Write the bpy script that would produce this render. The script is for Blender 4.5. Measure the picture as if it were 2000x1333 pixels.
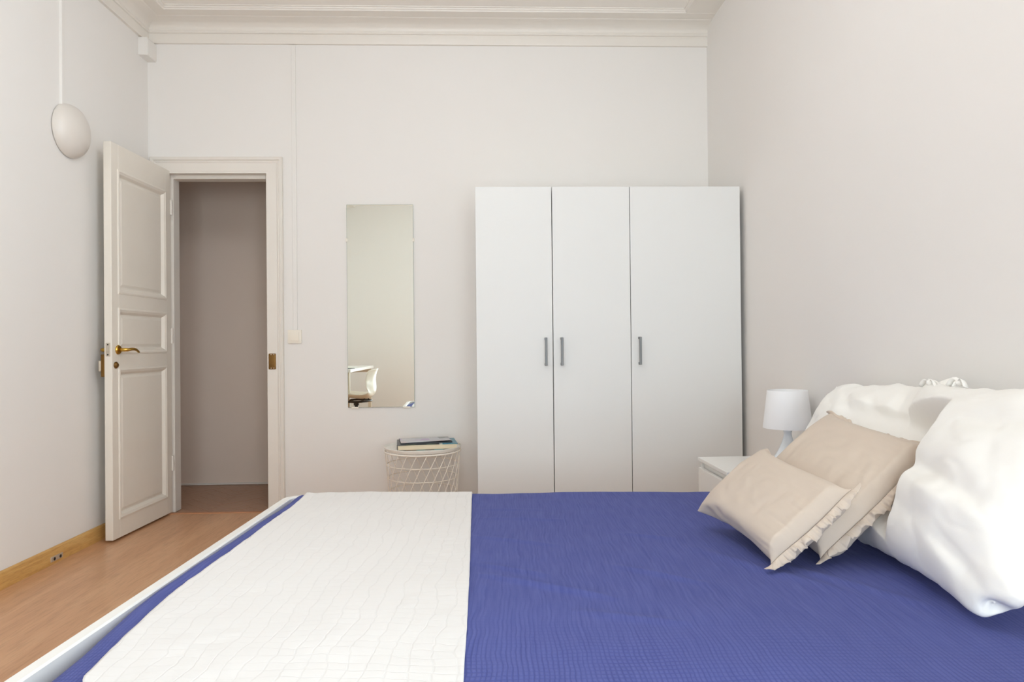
import bpy, bmesh, math, random
import numpy as np
from mathutils import Vector, Matrix, noise
PI = math.pi
for o in list(bpy.data.objects): bpy.data.objects.remove(o, do_unlink=True)
S = bpy.context.scene
C = S.collection

# ------------------------------------------------------------------ camera
CAM_D, YAW, PITCH, ROLL = 4.2109, 0.03530651, -0.00648978, 0.00956311
def camera_axes():
    fwd = Vector((math.sin(YAW)*math.cos(PITCH), math.cos(YAW)*math.cos(PITCH), -math.sin(PITCH)))
    right = Vector((math.cos(YAW), -math.sin(YAW), 0)); down = fwd.cross(right)
    r = right*math.cos(ROLL) + down*math.sin(ROLL); d = down*math.cos(ROLL) - right*math.sin(ROLL)
    return r, -d, -fwd
cam = bpy.data.cameras.new('camera'); cam.lens = 24; cam.sensor_width = 36; cam.clip_start = .02
cam_o = bpy.data.objects.new('camera', cam); C.objects.link(cam_o); S.camera = cam_o
r_, u_, b_ = camera_axes()
M = Matrix((r_, u_, b_)).transposed().to_4x4(); M.translation = (0, -CAM_D, 1.0); cam_o.matrix_world = M

# ------------------------------------------------------------------ world, daylight, exposure
w = bpy.data.worlds.new('sky'); S.world = w; w.use_nodes = True
bg = w.node_tree.nodes['Background']; bg.inputs[0].default_value = (.80, .90, 1.0, 1); bg.inputs[1].default_value = 1.0
def area(name, loc, rot, sx, sy, power, col):
    l = bpy.data.lights.new(name, 'AREA'); l.shape = 'RECTANGLE'; l.size = sx; l.size_y = sy; l.energy = power; l.color = col
    o = bpy.data.objects.new(name, l); C.objects.link(o); o.location = loc; o.rotation_euler = rot
    return o
# daylight coming in through the two tall windows of the wall behind the camera
REAR = -5.55; XR_OUT = 1.384+.32
WINDOWS = [(-.78, .12, .05, 1.98), (.34, 1.24, .05, 1.98)]
for i, (x0, x1, z0, z1) in enumerate(WINDOWS):
    area('daylight', ((x0+x1)/2, REAR-.32, (z0+z1)/2), (PI/2, 0, 0), x1-x0-.05, z1-z0-.05, 62, (.85, .925, 1.0))
FILL_WIN = (-5.05, -3.35, .85, 2.55)     # unseen window added in the right-hand wall to brighten the left wall
area('daylight', (XR_OUT, (FILL_WIN[0]+FILL_WIN[1])/2, (FILL_WIN[2]+FILL_WIN[3])/2), (PI/2, 0, PI/2), FILL_WIN[1]-FILL_WIN[0]-.05, FILL_WIN[3]-FILL_WIN[2]-.05, 88, (.85, .925, 1.0))  # fill light behind the added side window
S.view_settings.view_transform = 'Standard'; S.view_settings.look = 'None'
S.view_settings.gamma = 1; S.view_settings.use_curve_mapping = False
S.view_settings.exposure = -.20
S.cycles.diffuse_bounces = 8; S.cycles.max_bounces = 12

# ------------------------------------------------------------------ helpers
def lin(r, g, b):
    f = lambda c: c/12.92 if c <= .04045 else ((c+.055)/1.055)**2.4
    return (f(r/255), f(g/255), f(b/255), 1)
MATS = {}
def mat(name, col, rough=.5, metal=0, bump=None, var=None, spec=.5, **kw):
    """bump=(scale, strength, distance); var=(scale, second colour) for a soft noise mix"""
    if name in MATS: return MATS[name]
    m = bpy.data.materials.new(name); m.use_nodes = True; nt = m.node_tree; N = nt.nodes; L = nt.links
    p = N['Principled BSDF']; p.inputs['Base Color'].default_value = lin(*col); p.inputs['Roughness'].default_value = rough
    p.inputs['Metallic'].default_value = metal; p.inputs['Specular IOR Level'].default_value = spec
    for k, v in kw.items(): p.inputs[k.replace('_', ' ')].default_value = v
    tc = N.new('ShaderNodeTexCoord')
    if var:
        n = N.new('ShaderNodeTexNoise'); n.inputs['Scale'].default_value = var[0]; n.inputs['Detail'].default_value = 4
        L.new(tc.outputs['Object'], n.inputs['Vector'])
        mx = N.new('ShaderNodeMix'); mx.data_type = 'RGBA'; mx.inputs[6].default_value = lin(*col); mx.inputs[7].default_value = lin(*var[1])
        L.new(n.outputs['Fac'], mx.inputs[0]); L.new(mx.outputs[2], p.inputs['Base Color'])
    if bump:
        n = N.new('ShaderNodeTexNoise'); n.inputs['Scale'].default_value = bump[0]; n.inputs['Detail'].default_value = 5
        L.new(tc.outputs['Object'], n.inputs['Vector'])
        b = N.new('ShaderNodeBump'); b.inputs['Strength'].default_value = bump[1]; b.inputs['Distance'].default_value = bump[2]
        L.new(n.outputs['Fac'], b.inputs['Height']); L.new(b.outputs['Normal'], p.inputs['Normal'])
    MATS[name] = m; return m
def wood(name, c1, c2, c3, axis, scale, rough, ring=18, spec=.5):
    """grain stretched along one axis, with broad figure and fine pores"""
    m = bpy.data.materials.new(name); m.use_nodes = True; nt = m.node_tree; N = nt.nodes; L = nt.links
    p = N['Principled BSDF']; p.inputs['Roughness'].default_value = rough; p.inputs['Specular IOR Level'].default_value = spec
    tc = N.new('ShaderNodeTexCoord'); mp = N.new('ShaderNodeMapping'); sc = [scale]*3; sc[axis] = scale*.09
    mp.inputs['Scale'].default_value = sc; L.new(tc.outputs['Object'], mp.inputs['Vector'])
    n1 = N.new('ShaderNodeTexNoise'); n1.inputs['Scale'].default_value = 1.6; n1.inputs['Detail'].default_value = 5; n1.inputs['Distortion'].default_value = 1.2
    n2 = N.new('ShaderNodeTexNoise'); n2.inputs['Scale'].default_value = ring; n2.inputs['Detail'].default_value = 3
    for n in (n1, n2): L.new(mp.outputs[0], n.inputs['Vector'])
    r = N.new('ShaderNodeValToRGB'); e = r.color_ramp; e.elements[0].position = .3; e.elements[0].color = lin(*c1)
    e.elements[1].position = .7; e.elements[1].color = lin(*c3); k = e.elements.new(.5); k.color = lin(*c2)
    L.new(n1.outputs['Fac'], r.inputs[0])
    mx = N.new('ShaderNodeMix'); mx.data_type = 'RGBA'; mx.blend_type = 'MULTIPLY'
    r2 = N.new('ShaderNodeValToRGB'); r2.color_ramp.elements[0].position = .36; r2.color_ramp.elements[0].color = (.72, .68, .64, 1); r2.color_ramp.elements[1].position = .52; r2.color_ramp.elements[1].color = (1, 1, 1, 1)
    L.new(n2.outputs['Fac'], r2.inputs[0]); mx.inputs[0].default_value = .45
    L.new(r.outputs[0], mx.inputs[6]); L.new(r2.outputs[0], mx.inputs[7]); L.new(mx.outputs[2], p.inputs['Base Color'])
    b = N.new('ShaderNodeBump'); b.inputs['Strength'].default_value = .12; b.inputs['Distance'].default_value = .001
    L.new(n2.outputs['Fac'], b.inputs['Height']); L.new(b.outputs['Normal'], p.inputs['Normal'])
    return m
def gauze(name, c1, c2, pu, pv, strength, dist, warp=.012, rough=.9, puck=0.0, width=.30, rowv=(1.15, 1.45, .18), streak=0):
    """crinkled double gauze: two sets of wavy stitched rows, in the cloth's own UV metres"""
    m = bpy.data.materials.new(name); m.use_nodes = True; nt = m.node_tree; N = nt.nodes; L = nt.links
    p = N['Principled BSDF']; p.inputs['Roughness'].default_value = rough; p.inputs['Specular IOR Level'].default_value = .12
    p.inputs['Sheen Weight'].default_value = .04; p.inputs['Sheen Roughness'].default_value = .6
    uv = N.new('ShaderNodeUVMap'); uv.uv_map = 'UVMap'
    nz = N.new('ShaderNodeTexNoise'); nz.inputs['Scale'].default_value = 9; nz.inputs['Detail'].default_value = 3; L.new(uv.outputs[0], nz.inputs['Vector'])
    sub = N.new('ShaderNodeVectorMath'); sub.operation = 'SUBTRACT'; sub.inputs[1].default_value = (.5, .5, .5)
    nw = N.new('ShaderNodeTexNoise'); nw.inputs['Scale'].default_value = 2.2; nw.inputs['Detail'].default_value = 1; L.new(uv.outputs[0], nw.inputs['Vector'])
    ml = N.new('ShaderNodeMix'); ml.data_type = 'RGBA'; ml.inputs[0].default_value = .6; L.new(nz.outputs['Color'], ml.inputs[6]); L.new(nw.outputs['Color'], ml.inputs[7]); L.new(ml.outputs[2], sub.inputs[0])
    scl = N.new('ShaderNodeVectorMath'); scl.operation = 'SCALE'; scl.inputs['Scale'].default_value = warp*2; L.new(sub.outputs[0], scl.inputs[0])
    add = N.new('ShaderNodeVectorMath'); L.new(uv.outputs[0], add.inputs[0]); L.new(scl.outputs[0], add.inputs[1])
    sep = N.new('ShaderNodeSeparateXYZ'); L.new(add.outputs[0], sep.inputs[0])
    def rows(out, period):
        a = N.new('ShaderNodeMath'); a.operation = 'DIVIDE'; a.inputs[1].default_value = period; L.new(out, a.inputs[0])
        f = N.new('ShaderNodeMath'); f.operation = 'PINGPONG'; f.inputs[1].default_value = .5; L.new(a.outputs[0], f.inputs[0])   # 0 on the row, .5 between rows
        s = N.new('ShaderNodeMapRange'); s.interpolation_type = 'SMOOTHSTEP'; s.inputs[1].default_value = 0; s.inputs[2].default_value = width; L.new(f.outputs[0], s.inputs[0])
        return s.outputs[0]
    a = rows(sep.outputs[0], pu); b = rows(sep.outputs[1], pv)
    # rows fade in and out so that the quilting looks uneven
    n2 = N.new('ShaderNodeTexNoise'); n2.inputs['Scale'].default_value = 5; n2.inputs['Detail'].default_value = 2; L.new(uv.outputs[0], n2.inputs['Vector'])
    mr = N.new('ShaderNodeMapRange'); mr.inputs[1].default_value = .35; mr.inputs[2].default_value = .62; mr.inputs[3].default_value = .25; mr.inputs[4].default_value = 1; L.new(n2.outputs['Fac'], mr.inputs[0])
    nearv = N.new('ShaderNodeMapRange'); nearv.interpolation_type = 'SMOOTHSTEP'; nearv.inputs[1].default_value = rowv[0]; nearv.inputs[2].default_value = rowv[1]; nearv.inputs[3].default_value = rowv[2]; nearv.inputs[4].default_value = 1; L.new(sep.outputs[1], nearv.inputs[0])
    mm = N.new('ShaderNodeMath'); mm.operation = 'MULTIPLY'; L.new(mr.outputs[0], mm.inputs[0]); L.new(nearv.outputs[0], mm.inputs[1]); mr = mm
    mb = N.new('ShaderNodeMix'); mb.inputs[2].default_value = 1.0; L.new(mr.outputs[0], mb.inputs[0]); L.new(b, mb.inputs[3])
    mul = N.new('ShaderNodeMath'); mul.operation = 'MULTIPLY'; L.new(a, mul.inputs[0]); L.new(mb.outputs[0], mul.inputs[1])
    if streak:
        smap = N.new('ShaderNodeMapping'); smap.inputs['Scale'].default_value = (150, 7, 1); L.new(add.outputs[0], smap.inputs['Vector'])
        stx = N.new('ShaderNodeTexNoise'); stx.inputs['Scale'].default_value = 1; stx.inputs['Detail'].default_value = 3; L.new(smap.outputs[0], stx.inputs['Vector'])
        srm = N.new('ShaderNodeMapRange'); srm.inputs[1].default_value = .3; srm.inputs[2].default_value = .7; L.new(stx.outputs['Fac'], srm.inputs[0])
        smx = N.new('ShaderNodeMix'); L.new(srm.outputs[0], smx.inputs[3]); L.new(mul.outputs[0], smx.inputs[2])
        sfa = N.new('ShaderNodeMapRange'); sfa.interpolation_type = 'SMOOTHSTEP'; sfa.inputs[1].default_value = 1.05; sfa.inputs[2].default_value = 1.5; sfa.inputs[3].default_value = streak; sfa.inputs[4].default_value = .35; L.new(sep.outputs[1], sfa.inputs[0]); L.new(sfa.outputs[0], smx.inputs[0])
        mul = smx
    fine = N.new('ShaderNodeTexNoise'); fine.inputs['Scale'].default_value = 140; fine.inputs['Detail'].default_value = 3; L.new(uv.outputs[0], fine.inputs['Vector'])
    h = N.new('ShaderNodeMath'); h.operation = 'MULTIPLY_ADD'; h.inputs[1].default_value = .35; L.new(fine.outputs['Fac'], h.inputs[0]); L.new(mul.outputs[0], h.inputs[2])
    hh = h.outputs[0]
    if puck:
        pk = N.new('ShaderNodeTexNoise'); pk.inputs['Scale'].default_value = 1; pk.inputs['Detail'].default_value = 3
        mp = N.new('ShaderNodeMapping'); mp.inputs['Scale'].default_value = (22, 75, 1); L.new(uv.outputs[0], mp.inputs['Vector']); L.new(mp.outputs[0], pk.inputs['Vector'])
        h2 = N.new('ShaderNodeMath'); h2.operation = 'MULTIPLY_ADD'; h2.inputs[1].default_value = puck; L.new(pk.outputs['Fac'], h2.inputs[0]); L.new(hh, h2.inputs[2]); hh = h2.outputs[0]
    mx = N.new('ShaderNodeMix'); mx.data_type = 'RGBA'; mx.inputs[6].default_value = lin(*c1); mx.inputs[7].default_value = lin(*c2)
    L.new(mul.outputs[0], mx.inputs[0]); L.new(mx.outputs[2], p.inputs['Base Color'])
    bp = N.new('ShaderNodeBump'); bp.inputs['Strength'].default_value = strength; bp.inputs['Distance'].default_value = dist
    L.new(hh, bp.inputs['Height']); L.new(bp.outputs['Normal'], p.inputs['Normal'])
    return m

def bm_box(bm, x0, x1, y0, y1, z0, z1, bev=0, seg=2):
    r = bmesh.ops.create_cube(bm, size=1); vs = r['verts']
    for v in vs:
        v.co.x = x0 if v.co.x < 0 else x1; v.co.y = y0 if v.co.y < 0 else y1; v.co.z = z0 if v.co.z < 0 else z1
    if bev:
        es = list({e for v in vs for e in v.link_edges})
        bmesh.ops.bevel(bm, geom=es, offset=bev, segments=seg, affect='EDGES', profile=.6)
def box(x0, x1, y0, y1, z0, z1, bev=0, seg=2):
    bm = bmesh.new(); bm_box(bm, x0, x1, y0, y1, z0, z1, bev, seg); return bm
def bm_tube(bm, pts, r, n=8, closed=False, caps=True):
    pts = [Vector(p) for p in pts]; rings = []; k = len(pts); up = None
    rr = r if isinstance(r, (list, tuple)) else [r]*k
    for i, p in enumerate(pts):
        a = pts[(i-1) % k] if (closed or i) else p; b = pts[(i+1) % k] if (closed or i < k-1) else p
        t = (b-a).normalized()
        if up is None:
            up = Vector((0, 0, 1)) if abs(t.z) < .9 else Vector((1, 0, 0))
        s = t.cross(up).normalized(); up = s.cross(t).normalized()
        rings.append([bm.verts.new(p + (s*math.cos(2*PI*j/n) + up*math.sin(2*PI*j/n))*rr[i]) for j in range(n)])
    for i in range(k if closed else k-1):
        a, b = rings[i], rings[(i+1) % k]
        for j in range(n): bm.faces.new((a[j], a[(j+1) % n], b[(j+1) % n], b[j]))
    if caps and not closed: bm.faces.new(rings[0][::-1]); bm.faces.new(rings[-1])
def tube(pts, r, n=8, closed=False):
    bm = bmesh.new(); bm_tube(bm, pts, r, n, closed); return bm
def lathe(prof, n=40, close=False, bm=None):
    """profile of (radius, z) turned about z"""
    bm = bm or bmesh.new(); rings = []
    for r, z in prof:
        rings.append([bm.verts.new((r*math.cos(2*PI*j/n), r*math.sin(2*PI*j/n), z)) for j in range(n)] if r > 1e-6 else [bm.verts.new((0, 0, z))])
    pr = list(zip(rings, rings[1:])) + ([(rings[-1], rings[0])] if close else [])
    for a, b in pr:
        for j in range(n):
            f = [a[j % len(a)], a[(j+1) % len(a)], b[(j+1) % len(b)], b[j % len(b)]]
            f = list(dict.fromkeys(f))
            if len(f) > 2: bm.faces.new(f)
    return bm
def sweep(path, prof, close_prof=True, bm=None):
    """profile of (offset, z) swept along a horizontal path of ((x,y), (nx,ny)) with mitre normals"""
    bm = bm or bmesh.new(); rings = [[bm.verts.new((p[0]+n[0]*o, p[1]+n[1]*o, z)) for o, z in prof] for p, n in path]
    k = len(prof)
    for a, b in zip(rings, rings[1:]):
        for j in range(k if close_prof else k-1): bm.faces.new((a[j], a[(j+1) % k], b[(j+1) % k], b[j]))
    if close_prof: bm.faces.new(rings[0]); bm.faces.new(rings[-1][::-1])
    return bm
def xform(bm, m):
    bmesh.ops.transform(bm, matrix=m, verts=bm.verts); return bm
def obj(name, bm, m, parent=None, smooth=None, label=None, loc=None):
    me = bpy.data.meshes.new(name); bmesh.ops.recalc_face_normals(bm, faces=bm.faces); bm.to_mesh(me); bm.free()
    o = bpy.data.objects.new(name, me); C.objects.link(o)
    if m: me.materials.append(m)
    if smooth:
        for p in me.polygons: p.use_smooth = True
        if smooth < 3: me.set_sharp_from_angle(angle=smooth)
    if parent: o.parent = parent
    if label: o['label'] = label
    if loc: o.location = loc
    return o
def tag(o, label, cat, group=None):
    o['label'] = label; o['category'] = cat
    if group: o['group'] = group
    return o
def thing(name, label, cat, loc=(0, 0, 0), rz=0, group=None):
    o = bpy.data.objects.new(name, None); C.objects.link(o); o.empty_display_size = .1
    o.location = loc; o.rotation_euler = (0, 0, rz); return tag(o, label, cat, group)
def struct(name, bm, m, label=None, smooth=None):
    o = obj(name, bm, m, smooth=smooth); o['kind'] = 'structure'
    if label: o['label'] = label
    return o
def struct_root(name, loc, label=None, rz=0):
    o = bpy.data.objects.new(name, None); C.objects.link(o); o.location = loc; o.rotation_euler = (0, 0, rz); o['kind'] = 'structure'
    if label: o['label'] = label
    return o
SM = .7

# ------------------------------------------------------------------ materials
WALL = mat('wall_paint', (231, 228, 224), .92, bump=(55, .05, .002), var=(2.2, (233, 230, 227)), spec=.2)
CEIL = mat('ceiling_paint', (238, 233, 227), .92, bump=(45, .06, .002), spec=.2)
HALLW = mat('hall_wall_paint', (230, 214, 200), .9, bump=(14, .12, .003), var=(3, (233, 218, 206)), spec=.2)
TRIM = mat('trim_paint', (231, 226, 219), .45, bump=(30, .08, .0015), var=(7, (227, 221, 213)))
DOORP = mat('door_paint', (233, 227, 217), .42, bump=(26, .10, .0015), var=(6, (226, 219, 208)))
WHITEL = mat('white_laminate', (236, 235, 231), .35, spec=.4)
WHITEF = mat('white_foil', (225, 225, 223), .45, spec=.35)
GAPM = mat('dark_gap', (70, 68, 66), .8)
STEEL = mat('brushed_grey_metal', (128, 130, 131), .5, metal=.35)
BRASS = mat('brass', (205, 165, 80), .28, metal=1)
OLDBRASS = mat('aged_brass', (140, 105, 55), .45, metal=.75, var=(60, (110, 80, 40)))
NICKEL = mat('dull_nickel', (205, 195, 180), .4, metal=.6)
DARK = mat('dark_recess', (45, 38, 32), .7)
PLAST = mat('cream_plastic', (236, 229, 216), .4)
CONDUIT = mat('painted_conduit', (231, 228, 224), .6)
GLASSW = mat('opal_glass', (218, 212, 205), .3, spec=.5)
WIRE = mat('white_wire', (248, 242, 232), .4)
TABLEW = mat('white_steel_top', (238, 236, 230), .35)
LINEN = mat('beige_linen', (206, 192, 178), .95, bump=(420, .25, .0008), var=(9, (201, 186, 171)), spec=.1, Sheen_Weight=.15)
COTTON = mat('white_cotton', (242, 241, 237), .95, bump=(300, .15, .0008), var=(6, (240, 238, 233)), spec=.1, Sheen_Weight=.1)
SHADE = mat('white_shade', (240, 240, 241), .45)
LBASE = mat('white_glossy_plastic', (236, 241, 246), .18)
FLOORM = wood('laminate_oak', (192, 144, 106), (203, 156, 117), (211, 167, 128), 1, 7, .33, 16)
HALLFL = wood('hall_parquet', (166, 130, 106), (176, 138, 113), (186, 149, 122), 0, 9, .4, 14)
OAK = wood('oak_skirting', (190, 142, 80), (206, 160, 94), (216, 174, 108), 1, 22, .4, 12)
BLUE = gauze('blue_gauze', (69, 77, 139), (88, 96, 158), .0090, .0140, .5, .0020, warp=.022, streak=.8)
WHITEQ = gauze('white_quilt', (222, 220, 218), (226, 224, 222), .038, .026, .28, .0022, warp=.055, puck=1.1, width=.08, rowv=(-1, 0, 1))

# ------------------------------------------------------------------ room shell
XL, XR, ZC = -2.05, 1.384, 3.0
HY = .872                                  # far wall of the hall
DX0, DX1, DZ = -1.947, -1.327, 2.075       # door opening
T = .11
bm = bmesh.new(); bm_box(bm, XL-.75, DX0, 0, T, 0, 3.2); bm_box(bm, DX1, XR+.30, 0, T, 0, 3.2); bm_box(bm, DX0, DX1, 0, T, DZ, 3.2)
struct('wall_back', bm, WALL, 'off-white plastered wall with the doorway, mirror and wardrobe')
struct('wall_left', box(XL-.15, XL, REAR-.5, 0, 0, 3.2), WALL, 'off-white side wall with the round wall light and oak skirting')
bm = bmesh.new(); y0, y1, z0, z1 = FILL_WIN
bm_box(bm, XR, XR+.15, REAR-.5, y0, 0, 3.2); bm_box(bm, XR, XR+.15, y1, 0, 0, 3.2); bm_box(bm, XR, XR+.15, y0, y1, 0, z0); bm_box(bm, XR, XR+.15, y0, y1, z1, 3.2)
struct('wall_right', bm, WALL, 'plain off-white side wall behind the pillows')
struct('ceiling', box(XL-.15, XR+.15, REAR-.5, T, ZC, ZC+.12), CEIL, 'off-white ceiling with a raised moulding')
struct('floor', box(XL-.15, XR+.15, REAR-.5, .0, -.1, 0), FLOORM, 'warm brown laminate floor')
bm = bmesh.new(); xs = [XL-.15] + [v for W in WINDOWS for v in W[:2]] + [XR+.15]
for i in range(0, len(xs), 2): bm_box(bm, xs[i], xs[i+1], REAR-.25, REAR, 0, 3.2)
for x0, x1, z0, z1 in WINDOWS: bm_box(bm, x0, x1, REAR-.25, REAR, 0, z0); bm_box(bm, x0, x1, REAR-.25, REAR, z1, 3.2)
struct('wall_rear', bm, WALL, 'off-white wall with two tall windows, facing the mirror')
GLASS = bpy.data.materials.new('window_glass'); GLASS.use_nodes = True
nt = GLASS.node_tree; nt.nodes.remove(nt.nodes['Principled BSDF'])
tr = nt.nodes.new('ShaderNodeBsdfTransparent'); tr.inputs[0].default_value = (.96, .98, .97, 1); gl = nt.nodes.new('ShaderNodeBsdfGlossy'); gl.inputs['Roughness'].default_value = .02
fr = nt.nodes.new('ShaderNodeFresnel'); fr.inputs[0].default_value = 1.3; mxs = nt.nodes.new('ShaderNodeMixShader')
nt.links.new(fr.outputs[0], mxs.inputs[0]); nt.links.new(tr.outputs[0], mxs.inputs[1]); nt.links.new(gl.outputs[0], mxs.inputs[2]); nt.links.new(mxs.outputs[0], nt.nodes['Material Output'].inputs[0])
for i, (x0, x1, z0, z1) in enumerate(WINDOWS):
    r = struct_root('window_%d' % (i+1), ((x0+x1)/2, REAR-.15, z0), 'tall white framed window')
    hw, hh = (x1-x0)/2, z1-z0; bm = bmesh.new()
    for a in ((-hw, -hw+.06, 0, hh), (hw-.06, hw, 0, hh), (-hw+.06, hw-.06, 0, .07), (-hw+.06, hw-.06, hh-.06, hh), (-.03, .03, .07, hh-.06)): bm_box(bm, a[0], a[1], -.03, .03, a[2], a[3])
    obj('window_frame', bm, TRIM, r)
    obj('pane', box(-hw+.06, -.03, -.004, .004, .07, hh-.06), GLASS, r); obj('pane', box(.03, hw-.06, -.004, .004, .07, hh-.06), GLASS, r)

r = struct_root('window_3', (XR+.09, (FILL_WIN[0]+FILL_WIN[1])/2, FILL_WIN[2]), 'unseen wide window added to brighten the side wall opposite', PI/2)  # added opening, framed and glazed like the rear windows
hw, hh = (FILL_WIN[1]-FILL_WIN[0])/2, FILL_WIN[3]-FILL_WIN[2]; bm = bmesh.new()
for a in ((-hw, -hw+.06, 0, hh), (hw-.06, hw, 0, hh), (-hw+.06, hw-.06, 0, .07), (-hw+.06, hw-.06, hh-.06, hh), (-.03, .03, .07, hh-.06)): bm_box(bm, a[0], a[1], -.03, .03, a[2], a[3])
obj('window_frame', bm, TRIM, r)
obj('pane', box(-hw+.06, -.03, -.004, .004, .07, hh-.06), GLASS, r); obj('pane', box(.03, hw-.06, -.004, .004, .07, hh-.06), GLASS, r)

# cornice on the back and left walls, ceiling moulding all round
prof = [(-.005, 2.853), (.016, 2.853), (.018, 2.857), (.018, 2.905), (.013, 2.908), (.013, 2.913), (.020, 2.915), (.024, 2.921), (.022, 2.928), (.017, 2.930), (.020, 2.935)]
for i in range(9):
    a = i/8*PI/2; prof.append((.020+.085*(1-math.cos(a))**1.0, 2.935+.040*math.sin(a)))
prof += [(.110, 2.978), (.180, 2.978), (.183, 2.984), (.190, 2.988), (.192, 2.994), (.200, 2.996), (.202, 3.003), (-.005, 3.003)]
path = [((XR, 0), (0, -1)), ((XL, 0), (1, -1)), ((XL, REAR), (1, 0))]
o = struct('trim_1', sweep(path, prof), TRIM, 'plaster cornice with a cove along the ceiling', smooth=.5)
prof2 = [(-.005, 2.979), (.180, 2.979), (.183, 2.985), (.190, 2.989), (.192, 2.995), (.200, 2.9965), (.202, 3.003), (-.005, 3.003)]
struct('trim_2', sweep([((XR, REAR), (-1, 0)), ((XR, -.17), (-1, -.0))], prof2), TRIM, 'flat plaster band along the ceiling above the pillows', smooth=.5)

# skirting boards
bp = [(-.002, 0), (.016, 0), (.016, .058), (.013, .068), (.006, .074), (-.002, .075)]
struct('baseboard_left', sweep([((XL, REAR), (1, 0)), ((XL, -.001), (1, 0))], bp), OAK, 'oak skirting board along the side wall', smooth=.5)
struct('baseboard_back', sweep([((DX1+.085, 0), (0, -1)), ((XR, 0), (0, -1))], bp), OAK, 'oak skirting board under the mirror', smooth=.5)

# hall beyond the doorway
struct('wall_hall', box(-4.2, 2.0, HY, HY+.12, 0, 3.0), HALLW, 'dim greyish plaster wall of the hall beyond the doorway')
struct('wall_hall_end', box(-2.72, -2.6, T, HY, 0, 3.0), HALLW, 'end wall of the hall')
struct('wall_hall_far', box(1.5, 1.62, T, HY, 0, 3.0), HALLW, 'far end wall of the hall')
struct('ceiling_hall', box(-2.72, 1.62, T, HY, 2.9, 3.0), HALLW, 'hall ceiling')
struct('baseboard_hall', sweep([((-2.6, HY), (0, -1)), ((1.5, HY), (0, -1))], [(-.002, 0), (.008, 0), (.008, .010), (-.002, .014)]), TRIM, 'thin cream beading at the foot of the hall wall')
hf = struct('floor_hall', box(-2.72, 1.62, 0, HY+.02, -.1, -.0065), mat('parquet_joint', (120, 88, 68), .8), 'brown herringbone parquet of the hall')
bw, bl = .075, .30
bm = bmesh.new(); bm_box(bm, -bl/2+.0008, bl/2-.0008, -bw/2+.0008, bw/2-.0008, -.006, 0, .0012, 1)
blk = None; rnd = random.Random(4); c45 = math.sqrt(.5)
for i in range(-14, 15):
    for j in range(-8, 9):
        for k in (0, 1):
            # herringbone in block coordinates, then turned by 45 degrees
            px = i*bw + j*bl + (bl/2 if k == 0 else bw/2 + 0); py = i*bw - j*bl + (bw/2 if k == 0 else bw + bl/2)
            if k == 1: px -= 0
            X = -1.7 + (px-py)*c45; Y = .45 + (px+py)*c45
            if not (-2.5 < X < -.95 and -.12 < Y < HY+.1): continue
            if blk is None: o = blk = obj('parquet_block', bm, HALLFL, hf)
            else: o = blk.copy(); C.objects.link(o); o.parent = hf
            o.location = (X, Y, -.0022+rnd.uniform(-.0008, 0)); o.rotation_euler = (0, 0, PI/4 if k == 0 else PI/4 + PI/2)
struct('trim_3', sweep([((DX0-.0, .02), (0, -1)), ((DX1, .02), (0, -1))], [(0, -.002), (.036, -.002), (.034, .004), (.018, .006), (.002, .004)]), wood('threshold_wood', (178, 122, 86), (188, 132, 94), (198, 142, 104), 0, 10, .35), 'thin orange-brown threshold strip in the doorway')

# door casing: architrave with a raised outer bead, jamb lining with a rebate
fr_root = struct_root('door_frame', ((DX0+DX1)/2, 0, 0), 'cream painted door casing with a moulded architrave')
cx = (DX0+DX1)/2; hw = (DX1-DX0)/2
ap = [(0, 0), (.000, .016), (.050, .016), (.054, .020), (.060, .022), (.064, .019), (.068, .026), (.080, .028), (.086, .022), (.086, 0)]  # (away from opening, out of wall)
def arch(path, nm):
    bm = bmesh.new(); rings = [[bm.verts.new((p[0]+n[0]*a, -o_, p[1]+n[1]*a)) for a, o_ in ap] for p, n in path]
    for A, B in zip(rings, rings[1:]):
        for j in range(len(ap)-1): bm.faces.new((A[j], A[j+1], B[j+1], B[j]))
    bm.faces.new(rings[0]); bm.faces.new(rings[-1][::-1])
    return obj(nm, bm, TRIM, fr_root, .4)
arch([((hw, 0), (1, 0)), ((hw, DZ), (1, 1))], 'architrave'); arch([((hw, DZ), (1, 1)), ((-hw, DZ), (-1, 1))], 'architrave'); arch([((-hw, DZ), (-1, 1)), ((-hw, 0), (-1, 0))], 'architrave')
obj('jamb', box(-hw, -hw+.012, -.014, T+.01, 0, DZ), TRIM, fr_root); obj('jamb', box(hw-.012, hw, -.014, T+.01, 0, DZ), TRIM, fr_root); obj('head_jamb', box(-hw+.012, hw-.012, -.014, T+.01, DZ-.012, DZ), TRIM, fr_root)
for x0, x1, z0, z1 in ((-hw+.012, -hw+.030, 0, DZ-.012), (hw-.030, hw-.012, 0, DZ-.012), (-hw+.03, hw-.03, DZ-.034, DZ-.012)):
    obj('door_stop', box(x0, x1, .035, T+.006, z0, z1, .002, 1), TRIM, fr_root)
bm = bmesh.new(); bm_box(bm, hw-.004, hw+.040, -.0215, -.012, .868, .965, .006, 2)
sp = obj('strike_plate', bm, OLDBRASS, fr_root, .5, 'aged brass strike plate')
for x, z in ((hw+.012, .958), (hw+.028, .958), (hw+.012, .876), (hw+.028, .876)):
    obj('screw', xform(lathe([(.0032, 0), (.0028, .0015), (0, .002)], 12), Matrix.Translation((x, -.0213, z)) @ Matrix.Rotation(PI/2, 4, 'X')), NICKEL, sp)

# ------------------------------------------------------------------ the open door
LW, LT, LH, LZ = .605, .040, 2.066, .012
dr = struct_root('door_1', (-1.936, -.012, LZ), 'cream panelled door standing open against the side wall', -PI/2 - math.radians(2.2))
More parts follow.
